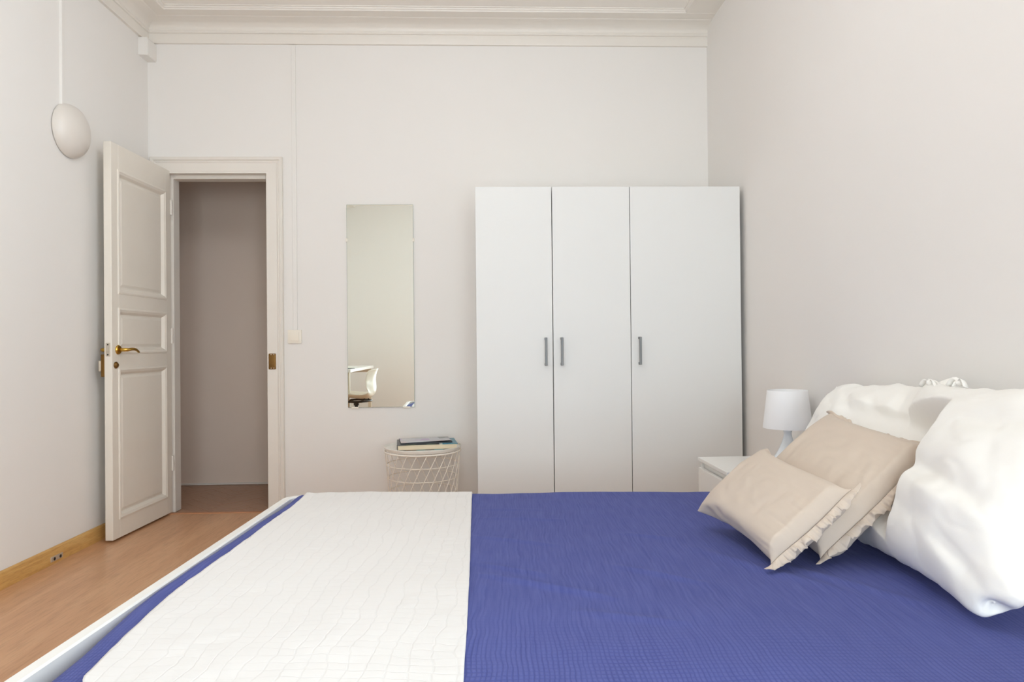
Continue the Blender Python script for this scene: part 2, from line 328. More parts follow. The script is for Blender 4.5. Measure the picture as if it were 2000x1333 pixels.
# local x from the hinge to the free edge, local y = thickness; room side seen by the camera is y > 0
px0, px1 = .058, .540
obj('stile', box(0, px0, -LT/2, LT/2, 0, LH, .003), DOORP, dr); obj('stile', box(px1, LW, -LT/2, LT/2, 0, LH, .003), DOORP, dr)
zs = [(.105, .878), (.972, 1.196), (1.288, 1.925)]
for z0, z1 in ((0, zs[0][0]), (zs[0][1], zs[1][0]), (zs[1][1], zs[2][0]), (zs[2][1], LH)): obj('rail', box(px0-.001, px1+.001, -LT/2, LT/2, z0, z1, .0015, 1), DOORP, dr)
for z0, z1 in zs:
    bm = bmesh.new()
    for s in (1, -1):   # raised and fielded panel on both faces
        q = [[(px0-.005, z0-.005, .004), (px1+.005, z0-.005, .004), (px1+.005, z1+.005, .004), (px0-.005, z1+.005, .004)]]
        for d, y in ((.030, .005), (.044, .012)): q.append([(px0+d, z0+d, y), (px1-d, z0+d, y), (px1-d, z1-d, y), (px0+d, z1-d, y)])
        R = [[bm.verts.new((x, s*y, z)) for x, z, y in ring] for ring in q]
        for A, B in zip(R, R[1:]):
            for j in range(4): bm.faces.new((A[j], A[(j+1) % 4], B[(j+1) % 4], B[j]))
        bm.faces.new(R[-1])
    pn = obj('panel', bm, DOORP, dr)
    for s in (1, -1):
        bm = bmesh.new(); mp = [(-.010, .0195), (-.008, .0235), (.000, .0255), (.006, .0225), (.012, .0200), (.018, .0125), (.024, .0045)]   # (inwards, height)
        cs = [(px0, z0, 1, 1), (px1, z0, -1, 1), (px1, z1, -1, -1), (px0, z1, 1, -1)]
        R = [[bm.verts.new((x+sx*a, s*h, z+sz*a)) for a, h in mp] for x, z, sx, sz in cs]
        for i in range(4):
            A, B = R[i], R[(i+1) % 4]
            for j in range(len(mp)-1): bm.faces.new((A[j], A[j+1], B[j+1], B[j]))
        obj('panel_moulding', bm, DOORP, dr)
hx, hz = .552, .985
for s in (1, -1):
    hd = obj('lever_handle', xform(lathe([(.0, .0), (.024, 0), (.025, .004), (.021, .009), (.0, .010)], 28), Matrix.Translation((hx, s*LT/2, hz)) @ Matrix.Rotation(-s*PI/2, 4, 'X')), BRASS, dr, .6, 'brass lever handle')
    pts = [(hx, s*(LT/2+.006), hz), (hx, s*(LT/2+.036), hz), (hx-.006, s*(LT/2+.046), hz)] + [(hx-.012-.10*t, s*(LT/2+.048+.006*math.sin(PI*t)), hz+.006*math.sin(PI*t*.9)-.016*t*t) for t in [i/8 for i in range(9)]]
    obj('lever', tube(pts, [.010, .010, .0095]+[.009-.003*i/8 for i in range(9)], 12), BRASS, hd, 3)
fp = obj('latch_plate', box(LW-.002, LW+.003, -.011, .011, hz-.034, hz+.036, .002), NICKEL, dr, None, 'dull nickel latch plate')
obj('latch_bolt', box(LW+.002, LW+.010, -.006, .007, hz-.008, hz+.010, .002), NICKEL, fp)
for z in (hz+.027, hz-.025): obj('screw', xform(lathe([(.0042, 0), (.0038, .0012), (0, .0016)], 12), Matrix.Translation((LW+.003, 0, z)) @ Matrix.Rotation(PI/2, 4, 'Y')), DARK, fp)
ke = obj('key_escutcheon', xform(lathe([(0, 0), (.017, 0), (.018, .004), (.013, .010), (.009, .013), (0, .013)], 24), Matrix.Translation((.574, LT/2, .905)) @ Matrix.Rotation(-PI/2, 4, 'X')), OLDBRASS, dr, .6, 'aged brass key cylinder')
obj('keyhole', box(.5725, .5755, LT/2+.012, LT/2+.0136, .900, .910), DARK, ke)
rl = obj('rim_lock', box(.540, LW-.002, -LT/2-.020, -LT/2, .845, .962, .004), OLDBRASS, dr, None, 'aged brass rim lock on the back of the door')
obj('lock_case', box(.548, LW+.001, -LT/2-.032, -LT/2-.018, .873, .930, .006), NICKEL, rl)
hk = obj('key', tube([(.560, LT/2, .905), (.552, LT/2+.010, .905)], .002, 6), NICKEL, dr)
for z in (.25, 1.02, 1.80): obj('hinge', tube([(-.008, LT/2+.002, z), (-.008, LT/2+.002, z+.09)], .007, 10), TRIM, dr, SM)

# ------------------------------------------------------------------ wall fittings
wl = thing('wall_light', 'round opal glass dome wall light fed by a white conduit', 'wall light', (XL, -.795, 2.072))
rot = Matrix.Rotation(PI/2, 4, 'Y')
obj('base_plate', xform(lathe([(0, 0), (.112, 0), (.114, .006), (.112, .012), (0, .012)], 48), rot), PLAST, wl, .6)
dome = [(.130*math.cos(a), .008+.075*math.sin(a)) for a in [i/14*PI/2 for i in range(15)]]; dome[-1] = (0, dome[-1][1])
obj('dome_shade', xform(lathe([(.122, .004)] + [(.130, .004)] + dome, 56), rot), GLASSW, wl, 3)
tag(obj('cable_conduit', box(XL-.002, XL+.012, -.858, -.840, 2.165, 2.856, .003), CONDUIT), 'white cable conduit running up from the dome wall light', 'conduit')
sw = thing('light_switch', 'square cream light switch beside the doorway', 'light switch', (-1.1765, 0, 1.066))
obj('frame', box(-.042, .042, -.011, .002, -.041, .041, .004), PLAST, sw, .6)
obj('rocker', box(-.027, .027, -.0145, -.009, -.027, .027, .002), PLAST, sw, .6)
tag(obj('cable_conduit', box(-1.186, -1.159, -.010, .002, 1.106, 2.850, .004), CONDUIT), 'white cable conduit running from the light switch up to the cornice', 'conduit')
jb = thing('junction_box', 'small white junction box in the corner under the cornice', 'junction box', (XL, 0, 2.742))
obj('box_body', box(-.002, .052, -.112, .002, 0, .105, .003), CONDUIT, jb); obj('box_cover', box(.050, .055, -.108, -.003, .003, .100, .002), CONDUIT, jb)
so = thing('wall_socket', 'small metal socket plate with two holes on the oak skirting', 'socket', (XL+.016, -.925, .024))
pl = obj('socket_plate', box(-.002, .004, -.044, .044, -.011, .013, .003), NICKEL, so)
for y in (-.020, .024): obj('hole', xform(lathe([(0, 0), (.0075, 0), (.0075, .0008), (0, .0008)], 16), Matrix.Translation((.0042, y, 0)) @ Matrix.Rotation(PI/2, 4, 'Y')), DARK, pl)

# ------------------------------------------------------------------ mirror
mi = thing('wall_mirror', 'tall frameless wall mirror reflecting a desk and chair', 'mirror', (-.6545, 0, .629))
mir = mat('mirror_silver', (240, 244, 238), .0, metal=1)
bm = box(-.203, .203, -.0080, -.004, 0, 1.243, .0012, 1)
g = obj('glass', bm, mat('glass_edge', (168, 186, 172), .15, metal=.3), mi)
g2 = obj('reflecting_face', box(-.2015, .2015, -.0084, -.0078, .0015, 1.2415), mir, mi, None, 'silvered mirror face')
for x, z in ((-.203, 1.025), (.203, 1.025)): obj('clip', box(x-.006, x+.006, -.011, .001, z-.010, z+.010, .002), PLAST, mi)
for x in (-.16, .155): obj('clip', box(x-.022, x+.022, -.011, .001, -.006, .004, .002), PLAST, mi)

# ------------------------------------------------------------------ wardrobe
WX0, WX1, WF, WH = -.060, 1.357, -.60, 1.842
wd = thing('wardrobe', 'white three-door wardrobe with slim grey handles', 'wardrobe', ((WX0+WX1)/2, -.31, 0))
ox, oy = (WX0+WX1)/2, -.31
def wb(x0, x1, y0, y1, z0, z1, bev=0): return box(x0-ox, x1-ox, y0-oy, y1-oy, z0, z1, bev, 1)
obj('side_panel', wb(WX0+.002, WX0+.020, WF+.022, -.03, 0, WH-.003), WHITEF, wd); obj('side_panel', wb(WX1-.020, WX1-.002, WF+.022, -.03, 0, WH-.003), WHITEF, wd)
obj('side_panel', wb(.762, .780, WF+.022, -.04, .07, WH-.02), WHITEF, wd)
obj('top_panel', wb(WX0+.020, WX1-.020, WF+.022, -.03, WH-.020, WH-.003), WHITEF, wd); obj('back_panel', wb(WX0+.020, WX1-.020, -.04, -.033, .05, WH-.02), WHITEF, wd)
obj('bottom_panel', wb(WX0+.020, WX1-.020, WF+.022, -.04, .052, .07), WHITEF, wd); obj('plinth', wb(WX0+.020, WX1-.020, WF+.05, WF+.066, 0, .052), WHITEF, wd)
for x0, x1, hx in ((WX0, .3435, .3065), (.3475, .7605, .391), (.7640, WX1, .807)):
    d = obj('door', wb(x0, x1, WF, WF+.018, .055, WH, .0012), WHITEF, wd)
    bm = bmesh.new(); bm_box(bm, hx-.0065-ox, hx+.0065-ox, WF-.030-oy, WF-.022-oy, .892, 1.040, .002, 1)
    for z in (.892, 1.028): bm_box(bm, hx-.0065-ox, hx+.0065-ox, WF-.026-oy, WF+.001-oy, z, z+.012, .001, 1)
    obj('handle', bm, STEEL, d)

# ------------------------------------------------------------------ wire basket side table with books
tb = thing('basket_table', 'round white wire basket side table holding two books', 'side table', (-.381, -.250, 0))
TH = .420
def rz(z): return .183 + (.214-.183)*z/.39
obj('table_top', lathe([(0, TH-.012), (.212, TH-.012), (.218, TH-.004), (.221, TH+.006), (.219, TH+.008), (.214, TH-.002), (.205, TH-.006), (0, TH-.006)], 72), TABLEW, tb, .5)
obj('rim', tube([(.2165*math.cos(a),   .2165*math.sin(a), .400) for a in [2*PI*i/72 for i in range(72)]], .0045, 8, True), WIRE, tb, 3)
for z in (.004, .092, .172, .250, .326):
    R = rz(z)-.003; obj('ring_wire', tube([(R*math.cos(a), R*math.sin(a), z) for a in [2*PI*i/64 for i in range(64)]], .0024, 6, True), WIRE, tb, 3)
wire = None
for k in range(24):
    if wire is None:
        pts = []
        for i in range(13):
            z = .002+.398*i/12; a = .93*i/12; pts.append((rz(z)*math.cos(a), rz(z)*math.sin(a), z))
        o = wire = obj('slanted_wire', tube(pts, .0021, 6), WIRE, tb, 3)
    else: o = wire.copy(); C.objects.link(o); o.parent = tb
    o.rotation_euler = (0, 0, 2*PI*k/24 + .06)
bm = lathe([(0, .0), (rz(0)-.004, 0), (rz(0)-.004, .003), (0, .003)], 48); obj('basket_base', bm, WIRE, tb)
def stripes(name, cols, axis, scale, rough=.35):
    m = bpy.data.materials.new(name); m.use_nodes = True; N = m.node_tree.nodes; L = m.node_tree.links; p = N['Principled BSDF']; p.inputs['Roughness'].default_value = rough
    tc = N.new('ShaderNodeTexCoord'); mp = N.new('ShaderNodeMapping'); sc = [0, 0, 0]; sc[axis] = scale; mp.inputs['Scale'].default_value = sc; mp.inputs['Location'].default_value = (.5 if axis == 0 else 0, .5 if axis == 1 else 0, 0)
    L.new(tc.outputs['Object'], mp.inputs[0]); sp = N.new('ShaderNodeSeparateXYZ'); L.new(mp.outputs[0], sp.inputs[0])
    r = N.new('ShaderNodeValToRGB'); r.color_ramp.interpolation = 'CONSTANT'; e = r.color_ramp.elements
    e[0].position = 0; e[0].color = lin(*cols[0][1]); e[1].position = cols[1][0]; e[1].color = lin(*cols[1][1])
    for pos, c in cols[2:]: k = e.new(pos); k.color = lin(*c)
    L.new(sp.outputs[axis], r.inputs[0]); L.new(r.outputs[0], p.inputs['Base Color']); return m
COV1 = stripes('book_cover_print', [(0, (60, 62, 62)), (.16, (84, 92, 70)), (.30, (66, 70, 62)), (.48, (90, 100, 84)), (.62, (70, 74, 72)), (.68, (190, 200, 196)), (.73, (70, 128, 150)), (.9, (84, 140, 158))], 0, 2.8)
COV2 = stripes('book_back_print', [(0, (66, 62, 58)), (.15, (104, 82, 62)), (.32, (70, 120, 124)), (.45, (60, 72, 76)), (.6, (84, 140, 146)), (.74, (66, 70, 74)), (.92, (90, 112, 112))], 0, 2.8)
PAGES = mat('cream_pages', (228, 212, 184), .9, bump=(250, .2, .0005))
bk = thing('hardcover_book', 'thick hardcover book with cream pages and teal cover under a magazine', 'book', (-.360, -.228, TH-.006), math.radians(8))
# local: x width .34, y depth .25 ; spine at the back
bx0, bx1, by0, by1 = -.170, .168, -.118, .118
obj('back_cover', box(bx0, bx1, by0, by1, 0, .0035), COV2, bk); obj('front_cover', box(bx0, bx1, by0, by1,   .0300, .0335), COV1, bk)
obj('page_block', box(bx0+.004, bx1-.004, by0+.004, by1-.004, .0035, .0300), PAGES, bk); obj('spine', box(bx0, bx1, by1-.003, by1, .0035, .0300), COV1, bk)
mg = thing('magazine', 'thin glossy pale magazine with curled dark edge lying on the hardcover book', 'magazine', (-.374, -.218, TH-.006+.0335), math.radians(10))
m = bpy.data.materials.new('magazine_print'); m.use_nodes = True; N = m.node_tree.nodes; L = m.node_tree.links; p = N['Principled BSDF']; p.inputs['Roughness'].default_value = .3
tc = N.new('ShaderNodeTexCoord'); vo = N.new('ShaderNodeTexVoronoi'); vo.inputs['Scale'].default_value = 14; vo.distance = 'CHEBYCHEV'; L.new(tc.outputs['Object'], vo.inputs[0])
rp = N.new('ShaderNodeValToRGB'); e = rp.color_ramp.elements; e[0].color = lin(190, 190, 194); e[1].color = lin(206, 204, 206); e[1].position = .5
for pos, c in ((.72, (178, 160, 190)), (.8, (204, 190, 188)), (.9, (120, 126, 128)), (.96, (190, 180, 110))): k = e.new(pos); k.color = lin(*c)
rp.color_ramp.interpolation = 'CONSTANT'; sx = N.new('ShaderNodeSeparateColor'); L.new(vo.outputs['Color'], sx.inputs[0]); L.new(sx.outputs[0], rp.inputs[0]); L.new(rp.outputs[0], p.inputs['Base Color'])
MAGD = mat('magazine_back', (52, 52, 54), .4)
def sheet(x0, x1, y0, y1, zf, th, nx=24, ny=8):
    bm = bmesh.new(); R = []
    for top in (1, 0):
        R.append([[bm.verts.new((x0+(x1-x0)*i/nx, y0+(y1-y0)*j/ny, zf(i/nx, j/ny)+(th if top else 0))) for j in range(ny+1)] for i in range(nx+1)])
    for r in R:
        for i in range(nx):
            for j in range(ny): bm.faces.new((r[i][j], r[i+1][j], r[i+1][j+1], r[i][j+1]))
    a, b = R
    for i in range(nx): bm.faces.new((a[i][0], a[i+1][0], b[i+1][0], b[i][0])); bm.faces.new((a[i][ny], a[i+1][ny], b[i+1][ny], b[i][ny]))
    for j in range(ny): bm.faces.new((a[0][j], a[0][j+1], b[0][j+1], b[0][j])); bm.faces.new((a[nx][j], a[nx][j+1], b[nx][j+1], b[nx][j]))
    return bm
obj('pages', sheet(-.142, .150, -.098, .098, lambda s, t: 0, .007), MAGD, mg)
obj('front_page', sheet(-.140, .148, -.106, .097, lambda s, t: .0072 + .006*max(0, 1-t*3)*(s*1.2 if s > .1 else .1), .0012), m, mg, 3)

# ------------------------------------------------------------------ bed
BROT = -.042; BO = (-.793, -1.498); BL, BWD, BZ = 2.12, 1.565, .42
def bed_thing(name, label, cat): return thing(name, label, cat, (BO[0], BO[1], 0), BROT)
bf = bed_thing('bed_frame', 'white low bed frame with rounded corners under the blue bedspread', 'bed')
# local x = u (foot to head), local y = -v
th, R = .031, .065
def corner(cx_, cy_, a0, a1, n=8): return [((cx_, cy_), (math.cos(a0+(a1-a0)*i/n), math.sin(a0+(a1-a0)*i/n))) for i in range(n+1)]
rimp = [(R-th, .15), (R-th, BZ-.004), (R-th+.004, BZ), (R-.004, BZ), (R, BZ-.004), (R, .15)]
path = [((.30, -R), (0, 1))] + corner(R, -R, PI/2, PI) + corner(R, -BWD+R, PI, 1.5*PI) + [((.30, -BWD+R), (0, -1))]
obj('footboard', sweep(path, rimp), WHITEL, bf, .5)
for s in (0, 1):
    y0 = -th if s == 0 else -BWD
    obj('side_rail', box(.30, BL, y0, y0+th, .15, BZ, .003, 1), WHITEL, bf)
obj('headboard_rail', box(BL-th, BL, -BWD+th, -th, .15, BZ, .003, 1), WHITEL, bf)
for x in (.06, BL-.06):
    for y in (-.06, -BWD+.06): obj('leg', box(x-.03, x+.03, y-.03, y+.03, 0, .155, .004, 1), WHITEL, bf)
obj('slat_base', box(th, BL-th, -BWD+th, -th, .19, .205), WHITEL, bf)
tag(obj('mattress', box(.085, BL-.04, -BWD+.036, -.036, .204, BZ-.010, .035, 4), mat('mattress_ticking', (232, 230, 226), .9), bf, SM), 'white mattress under the blue bedspread', 'mattress')
mt = bpy.data.objects['mattress']; mt.parent = None; mt.matrix_world = Matrix.Translation((BO[0], BO[1], 0)) @ Matrix.Rotation(BROT, 4, 'Z')

def ridge(u, v, a, b, wd, h):
    ax, ay = a; dx, dy = b[0]-ax, b[1]-ay; L2 = dx*dx+dy*dy
    t = max(0, min(1, ((u-ax)*dx+(v-ay)*dy)/L2)); px, py = ax+t*dx, ay+t*dy
    d2 = (u-px)**2 + (v-py)**2
    return h*math.exp(-d2/(wd*wd))*(math.sin(PI*min(1, max(0, .04+t*.92)))**.5)
CREASES = [((.78, .62), (1.02, .72), .008, .0035), ((.80, .87), (.98, .97), .008, .004), ((.81, .96), (1.12, 1.13), .009, .006), ((.78, .40), (1.05, .43), .007, .003), ((.76, .28), (1.0, .30), .006, .0025),
           ((1.22, .60), (1.36, .66), .010, .003), ((1.15, .90), (1.36, 1.04), .010, .0045), ((1.02, 1.20), (1.25, 1.27), .012, .003), ((1.4, .75), (1.65, 1.1), .02, .003), ((1.55, .85), (1.8, 1.2), .02, .003)]
FOOT = .030
def cover(u, v, off):
    """point of the cloth with flat parameters (u, v) metres: draped over the mattress, tucked at the foot"""
    r, Rp = .035, .065
    u0, u1, v0, v1 = FOOT+Rp, BL+.02, -.010+Rp, BWD+.010-Rp
    iu, iv = min(max(u, u0), u1), min(max(v, v0), v1)
    du, dv = u-iu, v-iv; d = math.hypot(du, dv); hor = d; drop = 0
    q = d-(Rp-r)
    if q > 0:
        a = q/r
        if a < PI/2: hor, drop = Rp-r+r*math.sin(a), r*(1-math.cos(a))
        else: hor, drop = Rp, r+(q-r*PI/2)
    if d > 1e-9: U, V = iu+du/d*hor, iv+dv/d*hor
    else: U, V = u, v
    near = max(0, min(1, (v-1.02)/.5)); near = near*near*(3-2*near)
    k = max(0, 1-max(0, U-.05)/.5); U += .040*near*k*k
    U += .012*math.exp(-((v-.15)/.2)**2)*k*k
    n = noise.noise(Vector((u*3.1, v*3.1, 1.7)))*.004 + noise.noise(Vector((u*9, v*12, 4.2)))*.0018
    z = BZ+.006+off-drop
    flat = max(0, 1-drop/.05)
    z += n*flat
    if off < .002 and flat > 0:
        for c in CREASES: z += 1.7*ridge(u, v, *c)*flat
    else:
        z += (noise.noise(Vector((u*22, v*26, 9)))*.0014 + noise.noise(Vector((u*50, v*60, 2)))*.0006)*flat
    if drop > .03:    # folds in the hanging and tucked parts
        f = min(1, (drop-.03)/.08); w_ = noise.noise(Vector((u*9 if abs(dv) > abs(du) else 3, v*9 if abs(du) >= abs(dv) else 5, .5)))*.012*f
        if d > 1e-9: U += du/d*w_; V += dv/d*w_
    # a soft lengthwise roll where the cover is tucked in at the foot
    z += .004*math.sin(v*7+u*20)*max(0, 1-abs(u-.06)/.06)
    return Vector((U, -V, z))
def cloth(name, us, vs, off, m, thick, label, cat, left=None, right=None):
    bm = bmesh.new(); uvl = bm.loops.layers.uv.new('UVMap'); G = []
    P = {}
    for i, a in enumerate(us):
        row = []
        for v in vs:
            if left: u = left(v)+(right(v)-left(v))*a
            else: u = a
            bv = bm.verts.new(cover(u, v, off)); P[bv] = (u, v); row.append(bv)
        G.append(row)
    for i in range(len(us)-1):
        for j in range(len(vs)-1):
            f = bm.faces.new((G[i][j], G[i][j+1], G[i+1][j+1], G[i+1][j]))
            for l in f.loops: l[uvl].uv = P[l.vert]
    o = obj(name, bm, m, None, 3); o.location = (BO[0], BO[1], 0); o.rotation_euler = (0, 0, BROT)
    if o.data.polygons[len(o.data.polygons)//2].normal.z < 0: o.data.flip_normals()
    s = o.modifiers.new('thickness', 'SOLIDIFY'); s.thickness = thick; s.offset = -1
    return tag(o, label, cat)
lin_ = lambda a, b, n: [a+(b-a)*i/(n-1) for i in range(n)]
cloth('bedspread', lin_(-.085, BL-.055, 190), lin_(-.26, BWD+.26, 180), 0, BLUE, .004, 'blue crinkled gauze bedspread tucked in at the foot of the bed', 'bedspread')
def interp(pts):
    def f(v):
        if v <= pts[0][0]: return pts[0][1]
        for (a, b), (c, d) in zip(pts, pts[1:]):
            if v <= c:
                t = (v-a)/(c-a); return b+(d-b)*t
        return pts[-1][1]
    return f
lf = interp([(-.2, .070), (.03, .078), (.4, .092), (.71, .103), (1.0, .097), (1.15, .098), (1.38, .106), (1.5, .122), (1.6, .20), (1.8, .23)])
rf = interp([(-.2, .718), (.1, .732), (.34, .746), (.58, .760), (.81, .774), (1.04, .787), (1.29, .800), (1.45, .807), (1.55, .812), (1.8, .82)])
cloth('throw_blanket', lin_(0, 1, 110), lin_(-.20, BWD+.20, 190), .0075, WHITEQ, .007, 'white quilted throw folded across the foot of the bed', 'blanket', lf, rf)

# ------------------------------------------------------------------ cushions and pillows: a small cloth inflation
def inflate(a, b, Mx, vol, planes, seed, N=52, steps=150, iters=7, gather=0.0, crump=.02, bend=.12, sag=0.0, broad=6, k=.05, col=()):
    """two square sheets sewn along their edges, blown up to a volume between half-spaces; returns (top, bottom) grids"""
    rg = np.random.default_rng(seed)
    s = np.linspace(-.5, .5, N); U, V = np.meshgrid(s*a, s*b, indexing='ij')
    def place(h):
        L_ = np.stack([U, V, h], -1); return L_ @ Mx[:3, :3].T + Mx[:3, 3]
    hu, hv = a/(N-1), b/(N-1)
    X_, Y_ = 2*U/a, 2*V/b; FX, FY = U*np.sqrt(1-k*Y_**2), V*np.sqrt(1-k*X_**2)      # rounded corners in the cut of the cloth
    Lu = np.hypot(np.diff(FX, axis=0), np.diff(FY, axis=0)); Lv = np.hypot(np.diff(FX, axis=1), np.diff(FY, axis=1))
    bump = (1-X_**2)*(1-Y_**2); U, V = FX, FY
    nz = rg.normal(size=(2, N, N))*.0015
    G = [place(.02*bump+nz[0]*bump), place(-.02*bump+nz[1]*bump)]
    # uneven cloth lengths make creases; gather adds slack near the frilled edge (first axis, high end)
    def smooth(x, k):
        for _ in range(k): x = (x+np.roll(x, 1, 0)+np.roll(x, -1, 0)+np.roll(x, 1, 1)+np.roll(x, -1, 1))/5
        return x
    rest = []
    for q in range(2):
        ru = smooth(rg.normal(size=(N, N)), broad); ru = 1+crump*ru/ru.std(); rv = smooth(rg.normal(size=(N, N)), broad); rv = 1+crump*rv/rv.std()
        rv = rv*(1+gather*np.exp(-((1-X_)/.32)**2)*(X_ < .99))
        rest.append((Lu*ru[:-1], Lv*rv[:, :-1]))
    vel = [np.zeros_like(g) for g in G]
    def fix(g, i0, i1, L0, k, stretch_only=0):
        d = i1-i0; l = np.linalg.norm(d, axis=-1, keepdims=True)+1e-9; c = .5*k*(1-L0/l)
        if stretch_only == 1: c = np.minimum(c, 0)
        d = d*c; i0 += d; i1 -= d
    n3 = Mx[:3, 2]
    for st in range(steps):
        vol_now = 0; nrm = []
        for q, g in enumerate(G):
            gu = np.gradient(g, axis=0); gv = np.gradient(g, axis=1); nn = np.cross(gu, gv)
            if q: nn = -nn
            nrm.append(nn); vol_now += (g*nn).sum()/3
        pr = max(0., (vol-vol_now)/vol)
        old = [g.copy() for g in G]
        for q, g in enumerate(G):
            vel[q] *= .93
            vel[q] += nrm[q]/(hu*hv)*pr*.0022
            vel[q][..., 2] -= sag
            sp = np.linalg.norm(vel[q], axis=-1, keepdims=True); vel[q] *= np.minimum(1, .012/(sp+1e-9))
            g += vel[q]
        for it in range(iters):
            for q, g in enumerate(G):
                ru, rv = rest[q]
                for c in (0, 1):
                    m = (N-1-c)//2*2
                    fix(g, g[c:c+m:2], g[c+1:c+1+m:2], ru[c:c+m:2][..., None], 1.)
                    fix(g, g[:, c:c+m:2], g[:, c+1:c+1+m:2], rv[:, c:c+m:2][..., None], 1.)
                if it % 2 == 0:
                    hd = math.hypot(hu, hv)
                    for c in (0, 1):
                        m = (N-1-c)//2*2
                        fix(g, g[c:c+m:2, :-1], g[c+1:c+1+m:2, 1:], hd, .25); fix(g, g[c:c+m:2, 1:], g[c+1:c+1+m:2, :-1], hd, .25)
                    for c in range(4):
                        A_ = g[c:N-2:4]; B_ = g[c+2:N:4]; k = min(len(A_), len(B_)); fix(g, A_[:k], B_[:k], 2*hu, bend, 1)
                        A_ = g[:, c:N-2:4]; B_ = g[:, c+2:N:4]; k = min(A_.shape[1], B_.shape[1]); fix(g, A_[:, :k], B_[:, :k], 2*hv, bend, 1)
            for sl in ((0, slice(None)), (-1, slice(None)), (slice(None), 0), (slice(None), -1)):
                mid = (G[0][sl]+G[1][sl])/2; G[0][sl] = mid; G[1][sl] = mid
            for pt, pn in planes:
                for g in G:
                    dd = (g-pt) @ pn; g -= np.minimum(dd, 0)[..., None]*pn
            for Cm, ca_, cb_, ch_, sg in col:      # keep to one side of a neighbouring cushion
                for g in G:
                    L_ = (g-Cm[:3, 3]) @ Cm[:3, :3]; e1 = 1-(2*L_[..., 0]/ca_)**2; e2 = 1-(2*L_[..., 1]/cb_)**2
                    h_ = np.where((e1 > 0) & (e2 > 0), ch_*np.sqrt(np.clip(e1, 0, 1))**.8*np.sqrt(np.clip(e2, 0, 1))**.8, -9)
                    pen = np.where(h_ > -1, np.maximum(0, h_-sg*L_[..., 2]), 0); g += (np.minimum(pen, .02)*sg)[..., None]*Cm[:3, 2]
        cen = (G[0].mean((0, 1))+G[1].mean((0, 1)))/2; sh = (Mx[:3, 3]-cen)*np.array((.05, .05, .05))
        for q, g in enumerate(G): g += sh; vel[q] = g-old[q]
    return G
def plump(a, b, H, Mx, planes, folds, seed, N=96, col=(), ear=(), lump=.010):
    """a well filled pillow with soft folds: folds = (s0, t0, s1, t1, width, depth) on the front face in -1..1"""
    s = np.sin(np.linspace(-1, 1, N)*PI/2*.97)/math.sin(PI/2*.97); S_, T_ = np.meshgrid(s, s, indexing='ij'); G = []
    X = S_*(1-.07*(1-T_**2)); Y = T_*(1-.05*(1-S_**2))
    base = np.clip((1-np.abs(S_)**2.3)*(1-np.abs(T_)**2.3), 0, 1)**.52
    for q in range(2):
        nz = np.zeros_like(S_); ed = np.zeros_like(S_)
        for i in range(N):
            for j in range(N):
                p = Vector((S_[i, j]*1.5, T_[i, j]*1.5, seed+q*7)); nz[i, j] = noise.noise(p)*lump*1.5 + noise.noise(p*2.3)*lump*.8 - max(0, .22-abs(noise.noise(Vector((p.x*1.9+p.y*.8, p.y*2.6-p.x*.7, seed+3+q)))))*lump*1.1 + noise.noise(p*6)*lump*.16
                ed[i, j] = noise.noise(Vector((S_[i, j]*5+seed, T_[i, j]*5, 3)))*.008 + noise.noise(Vector((S_[i, j]*13+seed, T_[i, j]*13, 5)))*.003
        h = H*base + nz*base
        if q == 0:
            for s0, t0, s1, t1, wd, dp in folds:
                dx, dy = s1-s0, t1-t0; k = np.clip(((S_-s0)*dx+(T_-t0)*dy)/(dx*dx+dy*dy), 0, 1); sd = ((S_-s0)*dy-(T_-t0)*dx)/math.hypot(dx, dy)
                d2 = (S_-s0-k*dx)**2+(T_-t0-k*dy)**2; fall = np.sin(PI*np.clip(.06+.88*k, 0, 1))
                h += fall*(-dp*np.exp(-d2/wd**2) + .55*dp*np.exp(-d2/(2.6*wd)**2)*np.tanh(sd/wd))
        # crumpled seams: the cloth wavers where the filling ends
        w = h*(1 if q == 0 else -1) + ed*(1-base)**2
        L_ = np.stack([X*a/2 + ed*(np.abs(S_)**6), Y*b/2 + ed*(np.abs(T_)**6), w], -1)
        for es, et, r, ou, ov in ear:        # flattened corner tabs, shifted in the pillow's plane
            f = np.exp(-((S_-es)**2+(T_-et)**2)/r**2); L_[..., 0] += ou*f; L_[..., 1] += ov*f
        G.append(L_ @ Mx[:3, :3].T + Mx[:3, 3])
    for it in range(3):
        for pt, pn in planes:
            for g in G: g -= np.minimum((g-pt) @ pn, 0)[..., None]*pn
        for Cm, ca_, cb_, ch_, sg in col:
            for g in G:
                L_ = (g-Cm[:3, 3]) @ Cm[:3, :3]; e1 = np.clip(1-(2*L_[..., 0]/ca_)**2, 0, 1); e2 = np.clip(1-(2*L_[..., 1]/cb_)**2, 0, 1); m_ = e1*e2
                pen = np.maximum(0, ch_-sg*L_[..., 2])*np.clip(m_*4, 0, 1); g += (pen*sg)[..., None]*Cm[:3, 2]
    return G
def pose(cx, u, n_hint):
    """matrix with local x along u, local z near n_hint"""
    u = np.array(u, float); u /= np.linalg.norm(u); n = np.array(n_hint, float); n -= u*(n@u); n /= np.linalg.norm(n); v = np.cross(n, u)
    Mx = np.eye(4); Mx[:3, 0] = u; Mx[:3, 1] = v; Mx[:3, 2] = n; Mx[:3, 3] = cx; return Mx
